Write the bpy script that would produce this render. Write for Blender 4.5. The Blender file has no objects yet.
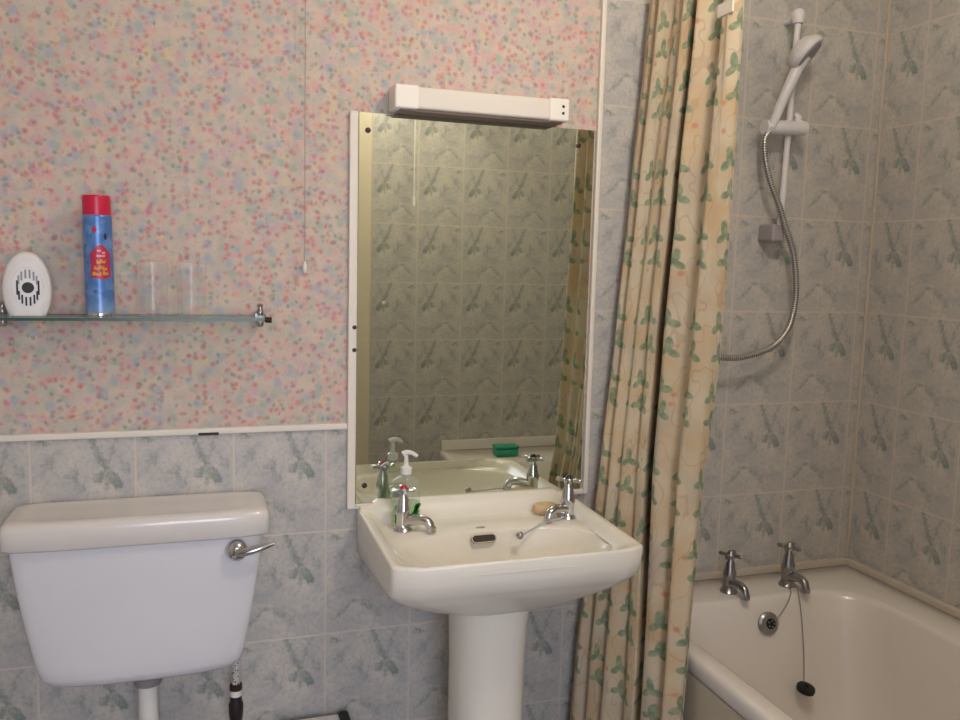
import bpy, bmesh, math, random
from math import pi, sin, cos, sqrt, atan2
from mathutils import Vector, Matrix
random.seed(4)
S = bpy.context.scene
COL = S.collection

# ------------------------------------------------------------------ colour
def lin(c):
    return c / 12.92 if c <= 0.04045 else ((c + 0.055) / 1.055) ** 2.4
def rgb(r, g, b):
    return (lin(r / 255), lin(g / 255), lin(b / 255), 1)

# ------------------------------------------------------------------ node expression helper
class E:
    """a float socket with arithmetic that writes math nodes"""
    def __init__(s, g, v): s.g = g; s.v = v
    def _m(s, op, *a, clamp=False):
        n = s.g.t.nodes.new('ShaderNodeMath'); n.operation = op; n.use_clamp = clamp
        for i, x in enumerate((s,) + a):
            if isinstance(x, E): x = x.v
            if isinstance(x, (int, float)): n.inputs[i].default_value = x
            else: s.g.t.links.new(x, n.inputs[i])
        return E(s.g, n.outputs[0])
    def __add__(s, o): return s._m('ADD', o)
    def __radd__(s, o): return s._m('ADD', o)
    def __sub__(s, o): return s._m('SUBTRACT', o)
    def __rsub__(s, o): return E(s.g, o)._m('SUBTRACT', s)
    def __mul__(s, o): return s._m('MULTIPLY', o)
    def __rmul__(s, o): return s._m('MULTIPLY', o)
    def __truediv__(s, o): return s._m('DIVIDE', o)
    def frac(s): return s._m('FRACT')
    def floor(s): return s._m('FLOOR')
    def abs(s): return s._m('ABSOLUTE')
    def sqrt(s): return s._m('SQRT')
    def sin(s): return s._m('SINE')
    def max(s, o): return s._m('MAXIMUM', o)
    def min(s, o): return s._m('MINIMUM', o)
    def clamp(s): return s._m('ADD', 0.0, clamp=True)
    def step(s, a, b):      # smooth 0..1 between a and b (b may be below a)
        n = s.g.t.nodes.new('ShaderNodeMapRange'); n.interpolation_type = 'SMOOTHSTEP'
        s.g.t.links.new(s.v, n.inputs[0])
        if a < b:
            n.inputs[1].default_value = a; n.inputs[2].default_value = b
            n.inputs[3].default_value = 0; n.inputs[4].default_value = 1
        else:
            n.inputs[1].default_value = b; n.inputs[2].default_value = a
            n.inputs[3].default_value = 1; n.inputs[4].default_value = 0
        return E(s.g, n.outputs[0])

class G:
    def __init__(s, t): s.t = t
    def link(s, a, b):
        if isinstance(a, E): a = a.v
        s.t.links.new(a, b)
    def vec(s, x, y, z=0.0):
        n = s.t.nodes.new('ShaderNodeCombineXYZ')
        for i, q in enumerate((x, y, z)):
            if isinstance(q, E): s.t.links.new(q.v, n.inputs[i])
            else: n.inputs[i].default_value = q
        return n.outputs[0]
    def noise(s, vec, scale, detail=2.0, rough=0.5, color=False):
        n = s.t.nodes.new('ShaderNodeTexNoise')
        s.t.links.new(vec, n.inputs['Vector'])
        n.inputs['Scale'].default_value = scale; n.inputs['Detail'].default_value = detail
        n.inputs['Roughness'].default_value = rough
        return n.outputs['Color'] if color else E(s, n.outputs[0])
    def voronoi(s, vec, scale, rand=1.0):
        n = s.t.nodes.new('ShaderNodeTexVoronoi'); n.inputs['Scale'].default_value = scale
        n.inputs['Randomness'].default_value = rand
        s.t.links.new(vec, n.inputs['Vector'])
        return E(s, n.outputs['Distance']), n.outputs['Color']
    def sep(s, col):
        n = s.t.nodes.new('ShaderNodeSeparateXYZ'); s.t.links.new(col, n.inputs[0])
        return [E(s, o) for o in n.outputs]
    def mix(s, f, a, b):
        n = s.t.nodes.new('ShaderNodeMix'); n.data_type = 'RGBA'
        if isinstance(f, E): s.t.links.new(f.v, n.inputs[0])
        else: n.inputs[0].default_value = f
        for k, q in ((6, a), (7, b)):
            if isinstance(q, tuple): n.inputs[k].default_value = q
            else: s.t.links.new(q, n.inputs[k])
        return n.outputs[2]
    def ramp(s, f, stops, const=False):
        n = s.t.nodes.new('ShaderNodeValToRGB'); r = n.color_ramp
        if const: r.interpolation = 'CONSTANT'
        while len(r.elements) < len(stops): r.elements.new(0.5)
        for e, (p, c) in zip(r.elements, stops): e.position = p; e.color = c
        s.link(f, n.inputs[0])
        return n.outputs[0]
    def ell(s, u, v, cx, cy, rx, ry, rot=0.0, soft=0.35):   # soft ellipse mask
        dx = u - cx; dy = v - cy
        if rot:
            c, q = cos(rot), sin(rot)
            dx, dy = dx * c + dy * q, dy * c - dx * q
        dx = dx * (1 / rx); dy = dy * (1 / ry)
        d = dx * dx + dy * dy
        return d.step(1 + soft, 1 - soft * 1.4)
    def seg(s, u, v, x0, y0, x1, y1, w, soft=0.8):          # soft stroke mask
        L = math.hypot(x1 - x0, y1 - y0); ux, uy = (x1 - x0) / L, (y1 - y0) / L
        a = (u - x0) * ux + (v - y0) * uy
        b = (v - y0) * ux - (u - x0) * uy
        a = (a - L / 2).abs() - L / 2
        a = a.max(0.0)
        d = (a * a + b * b).sqrt()
        return d.step(w * (1 + soft), w * (1 - soft))

def material(name):
    m = bpy.data.materials.new(name); m.use_nodes = True
    g = G(m.node_tree); b = m.node_tree.nodes['Principled BSDF']
    return m, g, b
def position(g):
    n = g.t.nodes.new('ShaderNodeNewGeometry'); return n.outputs['Position']
def objco(g):
    n = g.t.nodes.new('ShaderNodeTexCoord'); return n.outputs['Object']
def bump(g, b, h, strength=0.3, dist=0.001):
    n = g.t.nodes.new('ShaderNodeBump'); n.inputs['Strength'].default_value = strength
    n.inputs['Distance'].default_value = dist
    g.link(h, n.inputs['Height']); g.link(n.outputs[0], b.inputs['Normal'])

def plain(name, col, rough=0.4, metal=0.0, spec=0.5, vary=0.04, scale=30, coat=0.0, trans=0.0, ior=1.45):
    m, g, b = material(name)
    v = g.noise(objco(g), scale, 3)
    c2 = tuple(max(0, x * (1 - 2.2 * vary)) for x in col[:3]) + (1,)
    g.link(g.mix(v, c2, col), b.inputs['Base Color'])
    b.inputs['Roughness'].default_value = rough; b.inputs['Metallic'].default_value = metal
    b.inputs['Specular IOR Level'].default_value = spec
    b.inputs['Coat Weight'].default_value = coat; b.inputs['Coat Roughness'].default_value = 0.08
    b.inputs['Transmission Weight'].default_value = trans; b.inputs['IOR'].default_value = ior
    return m

# ------------------------------------------------------------------ tile motif, shared by every tiled surface
TW, TH = 0.2, 0.2464
def tile_group():
    t = bpy.data.node_groups.new('glazed tile', 'ShaderNodeTree')
    t.interface.new_socket('U', in_out='INPUT', socket_type='NodeSocketFloat')
    t.interface.new_socket('V', in_out='INPUT', socket_type='NodeSocketFloat')
    t.interface.new_socket('Color', in_out='OUTPUT', socket_type='NodeSocketColor')
    t.interface.new_socket('Height', in_out='OUTPUT', socket_type='NodeSocketFloat')
    i = t.nodes.new('NodeGroupInput'); o = t.nodes.new('NodeGroupOutput'); g = G(t)
    U = E(g, i.outputs[0]) * (1 / TW); V = E(g, i.outputs[1]) * (1 / TH)
    u0 = U.frac(); v0 = V.frac()
    idn = g.noise(g.vec(U.floor() * 3.7, V.floor() * 5.1), 1.0, 0)
    loc = g.vec(u0, v0)
    n = g.sep(g.noise(loc, 9.0, 4, 0.7, color=True))
    u = u0 + (n[0] - 0.5) * 0.20; v = v0 + (n[1] - 0.5) * 0.20
    dark = None
    def add(m, w):
        nonlocal dark
        m = m * w; dark = m if dark is None else dark.max(m)
    add(g.seg(u, v, .54, 1.0, .70, .70, .022), .8)
    add(g.seg(u, v, .82, .96, .72, .72, .016), .55)
    add(g.seg(u, v, .72, .72, .78, .60, .025), .7)
    add(g.ell(u, v, .80, .585, .085, .045, -.5), .95)
    add(g.ell(u, v, .67, .63, .085, .04, .5), .75)
    add(g.ell(u, v, .72, .55, .04, .06), .6)
    add(g.ell(u, v, .90, .69, .04, .07, .4), .4)
    add(g.ell(u, v, .42, .62, .035, .08, .1), .55)
    add(g.ell(u, v, .34, .64, .06, .028, .2), .4)
    add(g.ell(u, v, .47, .53, .03, .05, -.3), .45)
    add(g.ell(u, v, .12, .93, .075, .025, -.15), .75)
    add(g.ell(u, v, .17, .74, .08, .05, .6), .45)
    add(g.seg(u, v, .10, .14, .32, .30, .022), .6)
    add(g.seg(u, v, .32, .30, .55, .24, .022), .55)
    add(g.ell(u, v, .60, .17, .05, .07, .2), .45)
    add(g.ell(u, v, .22, .40, .13, .04, .1), .25)
    cloud = g.noise(loc, 3.0, 3, .55)
    cloud2 = g.noise(g.vec(u0 + 5.0, v0 + 2.0), 4.0, 3, .6)
    base = g.mix(cloud.step(.35, .68), rgb(186, 182, 178), rgb(206, 198, 188))
    base = g.mix(cloud2.step(.52, .72) * .6, base, rgb(164, 162, 174))
    grain = g.noise(loc, 22.0, 3, .7)
    base = g.mix(grain.step(.42, .72) * .5, base, rgb(150, 156, 148))
    strokecol = g.mix(g.noise(loc, 7.0, 2).step(.4, .6), rgb(86, 116, 96), rgb(106, 116, 122))
    dk = (dark * (grain.step(.25, .6) * .8 + .4)).clamp()
    c = g.mix(dk * .6, base, strokecol)
    c = g.mix(idn * .12, c, rgb(150, 150, 150))
    eu = (u0 - .5).abs(); ev = (v0 - .5).abs()
    gr = eu.step(.484, .4895).max(ev.step(.487, .492))
    c = g.mix(gr * .85, c, rgb(206, 194, 182))
    g.link(c, o.inputs[0])
    g.link(1.0 - gr, o.inputs[1])
    return t
TG = tile_group()
def tile_mat(name, axis, ou, ov):
    m, g, b = material(name)
    p = g.sep(position(g))
    n = g.t.nodes.new('ShaderNodeGroup'); n.node_tree = TG
    # u runs to the right for someone inside the room facing that wall
    uu = {0: lambda: p[0] - ou, 1: lambda: (0.0 - p[1]) - ou, 3: lambda: (0.0 - p[0]) - ou}[axis]() + 20 * TW
    g.link(uu, n.inputs[0]); g.link(p[2] - ov + 20 * TH, n.inputs[1])
    g.link(n.outputs[0], b.inputs['Base Color'])
    b.inputs['Roughness'].default_value = .3; b.inputs['Specular IOR Level'].default_value = .4
    bump(g, b, E(g, n.outputs[1]), .35, .0012)
    return m
T_left = tile_mat('tile left of trim', 0, -.6343, .797)
T_bath = tile_mat('tile bath end', 0, 1.4145, 1.0587)
T_right = tile_mat('tile side wall', 1, .1384, 1.0587)
T_front = tile_mat('tile door wall', 3, -.3772, 1.0778)

# ------------------------------------------------------------------ floral wallpaper
def wallpaper():
    m, g, b = material('floral wallpaper')
    p = g.sep(position(g))
    co = g.vec(p[0] + 4.0, p[2])
    warp = g.sep(g.noise(co, 90, 2, color=True))
    wx = p[0] + 4.0 + (warp[0] - .5) * .008; wz = p[2] + (warp[1] - .5) * .008
    co2 = g.vec(wx, wz)
    base = g.mix(g.noise(co, 26, 2).step(.35, .65), rgb(206, 190, 174), rgb(190, 184, 172))
    d, c = g.voronoi(co2, 48); k = g.sep(c)      # soft washes
    wash = g.ramp(k[0], [(0, rgb(212, 168, 160)), (.27, rgb(168, 173, 182)), (.47, rgb(212, 180, 168)), (.62, rgb(168, 178, 164)), (.80, rgb(204, 168, 176)), (.93, rgb(212, 190, 156))], True)
    c0 = g.mix(d.step(.75, .15) * .85, base, wash)
    d, c = g.voronoi(co2, 66); k = g.sep(c)      # roses
    rose = g.ramp(k[1], [(0, rgb(202, 116, 118)), (.4, rgb(206, 134, 120)), (.62, rgb(198, 120, 140)), (.86, rgb(208, 150, 120))], True)
    petal = g.noise(co2, 260, 2)
    c1 = g.mix((d.step(.60, .12)) * k[0].step(.34, .36) * petal.step(.1, .6) * .72, c0, rose)
    c1 = g.mix(d.step(.20, .04) * k[0].step(.34, .36) * .4, c1, rgb(188, 92, 102))
    d, c = g.voronoi(g.vec(wx + 3.1, wz + 1.7), 68); k = g.sep(c)      # leaves
    lf = g.ramp(k[1], [(0, rgb(124, 140, 126)), (.4, rgb(132, 142, 150)), (.75, rgb(146, 140, 120))], True)
    c2 = g.mix(d.step(.48, .10) * k[0].step(.50, .52) * .62, c1, lf)
    d, c = g.voronoi(co2, 130); k = g.sep(c)     # tiny dots
    c3 = g.mix(d.step(.42, .08) * k[0].step(.5, .52) * .3, c2, g.ramp(k[1], [(0, rgb(196, 110, 116)), (.4, rgb(126, 148, 128)), (.75, rgb(130, 142, 168))], True))
    g.link(c3, b.inputs['Base Color'])
    b.inputs['Roughness'].default_value = .75; b.inputs['Specular IOR Level'].default_value = .2
    bump(g, b, g.noise(co, 400, 2), .12, .0006)
    return m
M_paper = wallpaper()

# ------------------------------------------------------------------ ivy curtain cloth (UV in metres of cloth)
def cloth():
    m, g, b = material('ivy print cloth')
    t = g.t.nodes.new('ShaderNodeUVMap'); t.uv_map = 'UVMap'
    q = g.sep(t.outputs[0])
    W, H = .072, .334
    wob = g.sep(g.noise(t.outputs[0], 40, 2, color=True))
    x = (q[0] * (1 / W)).frac() * W + (wob[0] - .5) * .006
    y = (q[1] * (1 / H)).frac() * H + (wob[1] - .5) * .006
    leaf = None
    def add(cx, cy, s, r):
        nonlocal leaf
        for a, d, rx, ry in ((pi / 2, .40, .34, .66), (pi / 2 + 2.0, .46, .28, .50), (pi / 2 - 2.0, .46, .28, .50)):
            a2 = a + r
            mk = g.ell(x, y, cx + cos(a2) * d * s, cy + sin(a2) * d * s, rx * s, ry * s, a2 - pi / 2, .3)
            leaf = mk if leaf is None else leaf.max(mk)
    for cx, cy, s, r in ((.034, .295, .029, .15), (.039, .232, .028, -.1), (.033, .147, .028, .2), (.040, .093, .027, -.25)):
        add(cx, cy, s, r)
    ground = g.mix(g.noise(t.outputs[0], 9, 3).step(.38, .66), rgb(208, 194, 168), rgb(202, 176, 140))
    ground = g.mix(g.noise(g.vec(q[0] + 7.0, q[1] * .5), 12, 3).step(.5, .68) * .7, ground, rgb(186, 176, 160))
    # drawn vines
    vn = (g.noise(g.vec(q[0] * 1.3, q[1] * .7), 17, 1) - .5).abs().step(.020, .004)
    ground = g.mix(vn * .32, ground, rgb(166, 128, 100))
    bud = g.voronoi(t.outputs[0], 24)
    ground = g.mix(bud[0].step(.22, .08) * g.sep(bud[1])[0].step(.55, .57) * .6, ground, rgb(202, 116, 84))
    lc = g.mix(g.noise(t.outputs[0], 60, 3).step(.35, .65), rgb(104, 130, 102), rgb(146, 160, 130))
    c = g.mix(leaf * .86, ground, lc)
    g.link(c, b.inputs['Base Color'])
    b.inputs['Roughness'].default_value = .7; b.inputs['Specular IOR Level'].default_value = .25
    bump(g, b, g.noise(t.outputs[0], 500, 2), .1, .0005)
    tr = g.t.nodes.new('ShaderNodeBsdfTranslucent'); g.link(c, tr.inputs[0])
    mx = g.t.nodes.new('ShaderNodeMixShader'); mx.inputs[0].default_value = .07
    g.link(b.outputs[0], mx.inputs[1]); g.link(tr.outputs[0], mx.inputs[2])
    g.link(mx.outputs[0], g.t.nodes['Material Output'].inputs[0])
    return m
M_cloth = cloth()

M_ceramic = plain('cream glazed china', rgb(232, 226, 213), .27, vary=.012, coat=.22)
M_cistern = plain('white cistern china', rgb(224, 223, 226), .2, vary=.012, coat=.4)
M_lid = plain('warm lit cistern lid china', rgb(222, 216, 210), .2, vary=.012, coat=.4)  # cistern china again, with the warm light on the lid put into its colour
M_bath = plain('off white bath enamel', rgb(228, 221, 214), .22, vary=.02, coat=.4)
M_panel = plain('cream bath panel', rgb(196, 186, 166), .45, vary=.03)
M_white = plain('white plastic', rgb(226, 222, 218), .35, vary=.02)
M_grey_plastic = plain('white shower plastic', rgb(222, 218, 220), .4, vary=.03)
M_light_end = plain('bright white plastic', rgb(238, 232, 222), .4, vary=.01)
M_light_body = plain('ivory plastic', rgb(224, 216, 204), .45, vary=.01)
M_trim = plain('ivory tile trim', rgb(230, 222, 208), .4, vary=.03)
M_sealant = plain('ivory sealant', rgb(204, 192, 176), .5, vary=.08, scale=14)
M_chrome = plain('chrome', (.62, .62, .64, 1), .12, metal=1.0, vary=.03)
M_dullchrome = plain('dull chrome', (.42, .41, .41, 1), .28, metal=1.0, vary=.1)
M_black = plain('black rubber', rgb(24, 23, 24), .5, vary=.1)
M_darkscrew = plain('dark mirror screw', rgb(62, 44, 36), .4, metal=.4)
M_red = plain('red plastic', rgb(205, 30, 66), .3, vary=.03)
M_redidx = plain('red tap disc', rgb(190, 24, 40), .3)
M_blueidx = plain('dark blue tap disc', rgb(34, 32, 48), .3)
M_green = plain('green plastic', rgb(58, 176, 140), .4, vary=.1)
M_diffuser = plain('brown lamp slot', rgb(122, 104, 92), .5)
M_frame = plain('beige gloss paint', rgb(216, 204, 180), .4, vary=.03)
M_ceiling = plain('ceiling paint', rgb(232, 228, 220), .8)
M_floor = plain('grey vinyl floor', rgb(150, 142, 134), .5, vary=.15, scale=12)
M_cord = plain('pale cord', rgb(168, 156, 146), .7)
M_hall = plain('hall paint', rgb(214, 208, 204), .8)
M_braid = None
def _braid():
    m, g, b = material('speckled braided hose')
    v = g.sep(objco(g)); n = g.voronoi(objco(g), 210)
    g.link(g.mix(n[0].step(.5, .3) * g.sep(n[1])[0].step(.6, .62), rgb(188, 184, 182), rgb(40, 38, 40)), b.inputs['Base Color'])
    b.inputs['Roughness'].default_value = .4
    return m
M_braid = _braid()
def _hose():
    m, g, b = material('ribbed metal hose')
    t = g.t.nodes.new('ShaderNodeUVMap'); t.uv_map = 'UVMap'; q = g.sep(t.outputs[0])
    s = (q[1] * (2 * pi / .006)).sin()
    g.link(g.mix(s.step(-.6, .8), (.30, .29, .27, 1), (.58, .56, .53, 1)), b.inputs['Base Color'])
    b.inputs['Metallic'].default_value = .85; b.inputs['Roughness'].default_value = .3
    bump(g, b, s, .3, .0008)
    return m
M_hose = _hose()
def _glass(name, col=(1, 1, 1, 1), rough=.0, ior=1.45):
    m, g, b = material(name)
    g.link(g.mix(g.noise(objco(g), 8, 2) * .04, col, (.9, .9, .9, 1)), b.inputs['Base Color'])
    b.inputs['Transmission Weight'].default_value = 1; b.inputs['Roughness'].default_value = rough; b.inputs['IOR'].default_value = ior
    return m
def _thin(name, col, refl):
    m, g, b = material(name)
    tn = g.t.nodes.new('ShaderNodeBsdfTransparent')
    g.link(g.mix(g.noise(objco(g), 8, 2) * .04, col, (.9, .9, .9, 1)), tn.inputs[0])
    b.inputs['Roughness'].default_value = .06; b.inputs['Base Color'].default_value = (.85, .85, .85, 1)
    b.inputs['Specular IOR Level'].default_value = 1.0
    lw = g.t.nodes.new('ShaderNodeLayerWeight'); lw.inputs[0].default_value = .35
    fac = (E(g, lw.outputs['Facing']) * E(g, lw.outputs['Facing'])) * (1 - refl) * .5 + refl
    mx = g.t.nodes.new('ShaderNodeMixShader'); g.link(fac, mx.inputs[0])
    g.link(tn.outputs[0], mx.inputs[1]); g.link(b.outputs[0], mx.inputs[2])
    g.link(mx.outputs[0], g.t.nodes['Material Output'].inputs[0])
    return m
M_glass = _thin('clear tumbler glass', (.985, .985, .985, 1), .07)
M_shelf = _thin('green edged shelf glass', (.86, .94, .90, 1), .06)
M_shelf_edge = plain('dark green glass edge', rgb(62, 92, 82), .25, vary=.1)
M_bottle = _thin('clear bottle plastic', (.93, .95, .92, 1), .10)
M_soapliq = _thin('clear green tinted soap', (.80, .93, .78, 1), .10)
M_leafprint = plain('green leaf print', rgb(50, 165, 50), .4, vary=.25, scale=60)
M_soap = plain('amber soap', rgb(216, 184, 138), .35, vary=.06, coat=.3)
M_purple = plain('dark purple cap', rgb(52, 34, 70), .4)
def _mirror():
    m, g, b = material('silvered mirror')
    g.link(g.mix(g.noise(objco(g), 5, 2) * .3, (.74, .78, .69, 1), (.71, .75, .66, 1)), b.inputs['Base Color'])
    b.inputs['Metallic'].default_value = 1; b.inputs['Roughness'].default_value = .015
    return m
M_mirror = _mirror()
def _can():
    m, g, b = material('blue printed can')
    p = g.sep(objco(g))
    n = g.noise(objco(g), 40, 3)
    c = g.mix(n.step(.4, .7), rgb(74, 118, 182), rgb(112, 152, 204))
    c = g.mix(p[2].step(.05, .0) * .55, c, rgb(150, 176, 206))
    d, k = g.voronoi(objco(g), 55)
    c = g.mix(d.step(.3, .1) * g.sep(k)[0].step(.62, .64) * .6, c, rgb(40, 62, 116))
    g.link(c, b.inputs['Base Color']); b.inputs['Roughness'].default_value = .32; b.inputs['Metallic'].default_value = .2
    return m
M_can = _can()
M_label = plain('crimson label', rgb(196, 52, 84), .35, vary=.12, scale=60)
M_yellow = plain('yellow label print', rgb(222, 160, 62), .4, vary=.1)
M_pinktext = plain('pink label print', rgb(236, 160, 170), .4)

# ------------------------------------------------------------------ mesh helpers
def finish(name, bm, mat, parent=None, smooth=True, angle=40, mats=None):
    bmesh.ops.remove_doubles(bm, verts=bm.verts, dist=1e-6)
    bmesh.ops.recalc_face_normals(bm, faces=bm.faces)
    me = bpy.data.meshes.new(name); bm.to_mesh(me); bm.free()
    for q in (mats or [mat]): me.materials.append(q)
    if smooth:
        for f in me.polygons: f.use_smooth = True
        try: me.set_sharp_from_angle(angle=math.radians(angle))
        except Exception: pass
    if me.uv_layers: me.uv_layers[0].name = 'UVMap'
    o = bpy.data.objects.new(name, me); COL.objects.link(o)
    if smooth and angle <= 40:
        wn = o.modifiers.new('normals', 'WEIGHTED_NORMAL'); wn.keep_sharp = True
    if parent: o.parent = parent
    return o
def thing(name, label, cat, loc, rz=0.0, group=None):
    o = bpy.data.objects.new(name, None); COL.objects.link(o); o.empty_display_size = .05
    o.location = loc; o.rotation_euler = (0, 0, rz); o['label'] = label; o['category'] = cat
    if group: o['group'] = group
    return o
def tag(o, label, cat, group=None):
    o['label'] = label; o['category'] = cat
    if group: o['group'] = group
    return o
def struct(name, bm, mat, mats=None, smooth=False):
    o = finish(name, bm, mat, None, smooth, 35, mats); o['kind'] = 'structure'; return o
def box(bm, x0, x1, y0, y1, z0, z1, bev=0.0, seg=3):
    r = bmesh.ops.create_cube(bm, size=1)
    vs = r['verts']
    for v in vs:
        v.co = Vector(((x0 + x1) / 2 + v.co.x * (x1 - x0), (y0 + y1) / 2 + v.co.y * (y1 - y0), (z0 + z1) / 2 + v.co.z * (z1 - z0)))
    if bev:
        es = {e for v in vs for e in v.link_edges}
        bmesh.ops.bevel(bm, geom=list(es), offset=bev, segments=seg, affect='EDGES', profile=.5)
def B(*a, **k):
    bm = bmesh.new(); box(bm, *a, **k); return bm
def loft(bm, rings, cap0=True, cap1=True, closed=True):
    R = [[bm.verts.new(p) for p in r] for r in rings]
    n = len(R[0])
    for a, b in zip(R, R[1:]):
        for i in range(n if closed else n - 1):
            j = (i + 1) % n
            try: bm.faces.new((a[i], a[j], b[j], b[i]))
            except ValueError: pass
    if cap0: bm.faces.new(list(reversed(R[0])))
    if cap1: bm.faces.new(R[-1])
    return R
def lathe(bm, prof, M=None, n=32, cap0=True, cap1=True):
    rings = []
    for r, z in prof:
        rings.append([Vector((r * cos(2 * pi * k / n), r * sin(2 * pi * k / n), z)) for k in range(n)])
    if M: rings = [[M @ p for p in r] for r in rings]
    loft(bm, rings, cap0, cap1)
def L(prof, M=None, n=32, cap0=True, cap1=True):
    bm = bmesh.new(); lathe(bm, prof, M, n, cap0, cap1); return bm
def smooth_path(pts, per=8):
    P = [Vector(p) for p in pts]; out = []
    for i in range(len(P) - 1):
        p0 = P[max(i - 1, 0)]; p1 = P[i]; p2 = P[i + 1]; p3 = P[min(i + 2, len(P) - 1)]
        for k in range(per):
            t = k / per
            out.append(.5 * ((2 * p1) + (p2 - p0) * t + (2 * p0 - 5 * p1 + 4 * p2 - p3) * t * t + (3 * p1 - p0 - 3 * p2 + p3) * t ** 3))
    out.append(P[-1]); return out
def tube(bm, pts, r, n=14, cap=True, flat=1.0, uv=False):
    P = [Vector(p) for p in pts]; m = len(P)
    rad = r if callable(r) else (lambda t: r)
    T = []
    for i in range(m):
        T.append((P[min(i + 1, m - 1)] - P[max(i - 1, 0)]).normalized())
    ref = Vector((0, 0, 1)) if abs(T[0].z) < .9 else Vector((1, 0, 0))
    N = (ref - T[0] * ref.dot(T[0])).normalized(); rings = []; acc = [0]
    for i in range(m):
        if i: N = (N - T[i] * N.dot(T[i])).normalized(); acc.append(acc[-1] + (P[i] - P[i - 1]).length)
        Bn = T[i].cross(N); q = rad(i / (m - 1))
        rings.append([P[i] + N * cos(2 * pi * k / n) * q * flat + Bn * sin(2 * pi * k / n) * q for k in range(n)])
    R = loft(bm, rings, cap, cap)
    if uv:
        lay = bm.loops.layers.uv.verify()
        idx = {v: (k / n, acc[i]) for i, ring in enumerate(R) for k, v in enumerate(ring)}
        for f in bm.faces:
            for l in f.loops: l[lay].uv = idx[l.vert]
def TB(pts, r, **k):
    bm = bmesh.new(); tube(bm, pts, r, **k); return bm
def spow(c, e): return math.copysign(abs(c) ** e, c)
def align(d):   # rotation taking +z to d
    return Vector((0, 0, 1)).rotation_difference(Vector(d)).to_matrix().to_4x4()
def TR(x, y, z): return Matrix.Translation((x, y, z))

# ------------------------------------------------------------------ the room
XR, XL, YF, ZC = 1.447, -1.05, -1.663, 2.42
DX0, DX1, DZ = -.62, .325, 2.03
TZ = 1.036; TX = .609
def quad(bm, pts, mi=0):
    f = bm.faces.new([bm.verts.new(p) for p in pts]); f.material_index = mi
bm = bmesh.new()
t = .12
quad(bm, [(XL, 0, TZ), (TX, 0, TZ), (TX, 0, ZC), (XL, 0, ZC)], 0)
quad(bm, [(XL, 0, 0), (TX, 0, 0), (TX, 0, TZ), (XL, 0, TZ)], 1)
quad(bm, [(TX, 0, 0), (XR, 0, 0), (XR, 0, ZC), (TX, 0, ZC)], 2)
quad(bm, [(XL - t, t, 0), (XR + t, t, 0), (XR + t, t, ZC), (XL - t, t, ZC)], 3)
quad(bm, [(XL - t, 0, 0), (XL - t, t, 0), (XL - t, t, ZC), (XL - t, 0, ZC)], 3)
quad(bm, [(XR + t, 0, 0), (XR + t, t, 0), (XR + t, t, ZC), (XR + t, 0, ZC)], 3)
struct('wall_back', bm, None, [M_paper, T_left, T_bath, M_ceiling])
struct('wall_right', B(XR, XR + t, YF - t, 0, 0, ZC), T_right)
struct('wall_left', B(XL - t, XL, YF - t, 0, 0, ZC), M_ceiling)
bm = bmesh.new()
box(bm, DX1 + .001, XR, YF - t, YF, 0, ZC)
struct('wall_front', bm, T_front)
bm = bmesh.new()
box(bm, XL, DX0, YF - t, YF, 0, ZC); box(bm, DX0, DX1 + .001, YF - t, YF, DZ, ZC)
struct('wall_front_over_door', bm, M_paper)
struct('floor', B(XL - t, XR + t, -3.4, t, -.1, 0), M_floor)
struct('ceiling', B(XL - t, XR + t, YF - t, t, ZC, ZC + .1), M_ceiling)
# door casing around the opening the picture is taken through
bm = bmesh.new()
for x0, x1 in ((DX1 - .004, DX1 + .052), (DX0 - .052, DX0 + .004)):
    box(bm, x0, x1, YF - t - .014, YF + .014, 0, DZ + .05, .004, 2)
box(bm, DX0 - .052, DX1 + .052, YF - t - .014, YF + .014, DZ, DZ + .052, .004, 2)
struct('door_1', bm, M_frame, smooth=True)

# tile trims
bm = bmesh.new(); box(bm, XL, .018, -.008, .002, TZ - .004, TZ + .010, .003, 2)
struct('trim_1', bm, M_trim, smooth=True)
bm = bmesh.new(); box(bm, .604, .616, -.012, .002, .846, ZC, .003, 2); struct('trim_2', bm, M_trim, smooth=True)
bm = bmesh.new(); box(bm, .012, .031, -.012, .002, .846, 1.735, .003, 2)
box(bm, .0305, .604, -.0118, .002, .8463, .858, .002, 2)
struct('trim_3', bm, M_trim, smooth=True)
for z in (1.264, 1.213):
    finish('screw', L([(.0048, 0), (.0044, .0014), (.002, .002)], TR(.0255, -.012, z) @ align((0, -1, 0)), 16), M_darkscrew, bpy.data.objects['trim_3'])
# damaged dark chip in the horizontal trim
bm = bmesh.new(); box(bm, -.308, -.266, -.0095, -.001, TZ - .0055, TZ + .0005, .001, 1)
o = finish('trim_chip', bm, M_darkscrew, bpy.data.objects['trim_1'])
# vertical joint strip in the bath corner
struct('trim_4', B(XR - .007, XR + .001, -.007, .001, .59, ZC, bev=.002), M_sealant)

# ------------------------------------------------------------------ mirror
t_ = thing('wall_mirror', 'large frameless rectangular mirror screwed to the wall above the washbasin', 'mirror', (.313, -.005, 1.296))
bm = bmesh.new(); box(bm, -.281, .285, -.003, .003, -.437, .439, .0012, 2)
finish('mirror_glass', bm, M_mirror, t_, False)
for x, z in ((.052, 1.696), (.556, 1.697), (.052, .90)):
    bm = L([(.0062, 0), (.006, .003), (.003, .0048)], TR(x - .313, -.003, z - 1.296) @ align((0, -1, 0)), 20)
    finish('mirror_screw', bm, M_darkscrew, t_)

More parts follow.
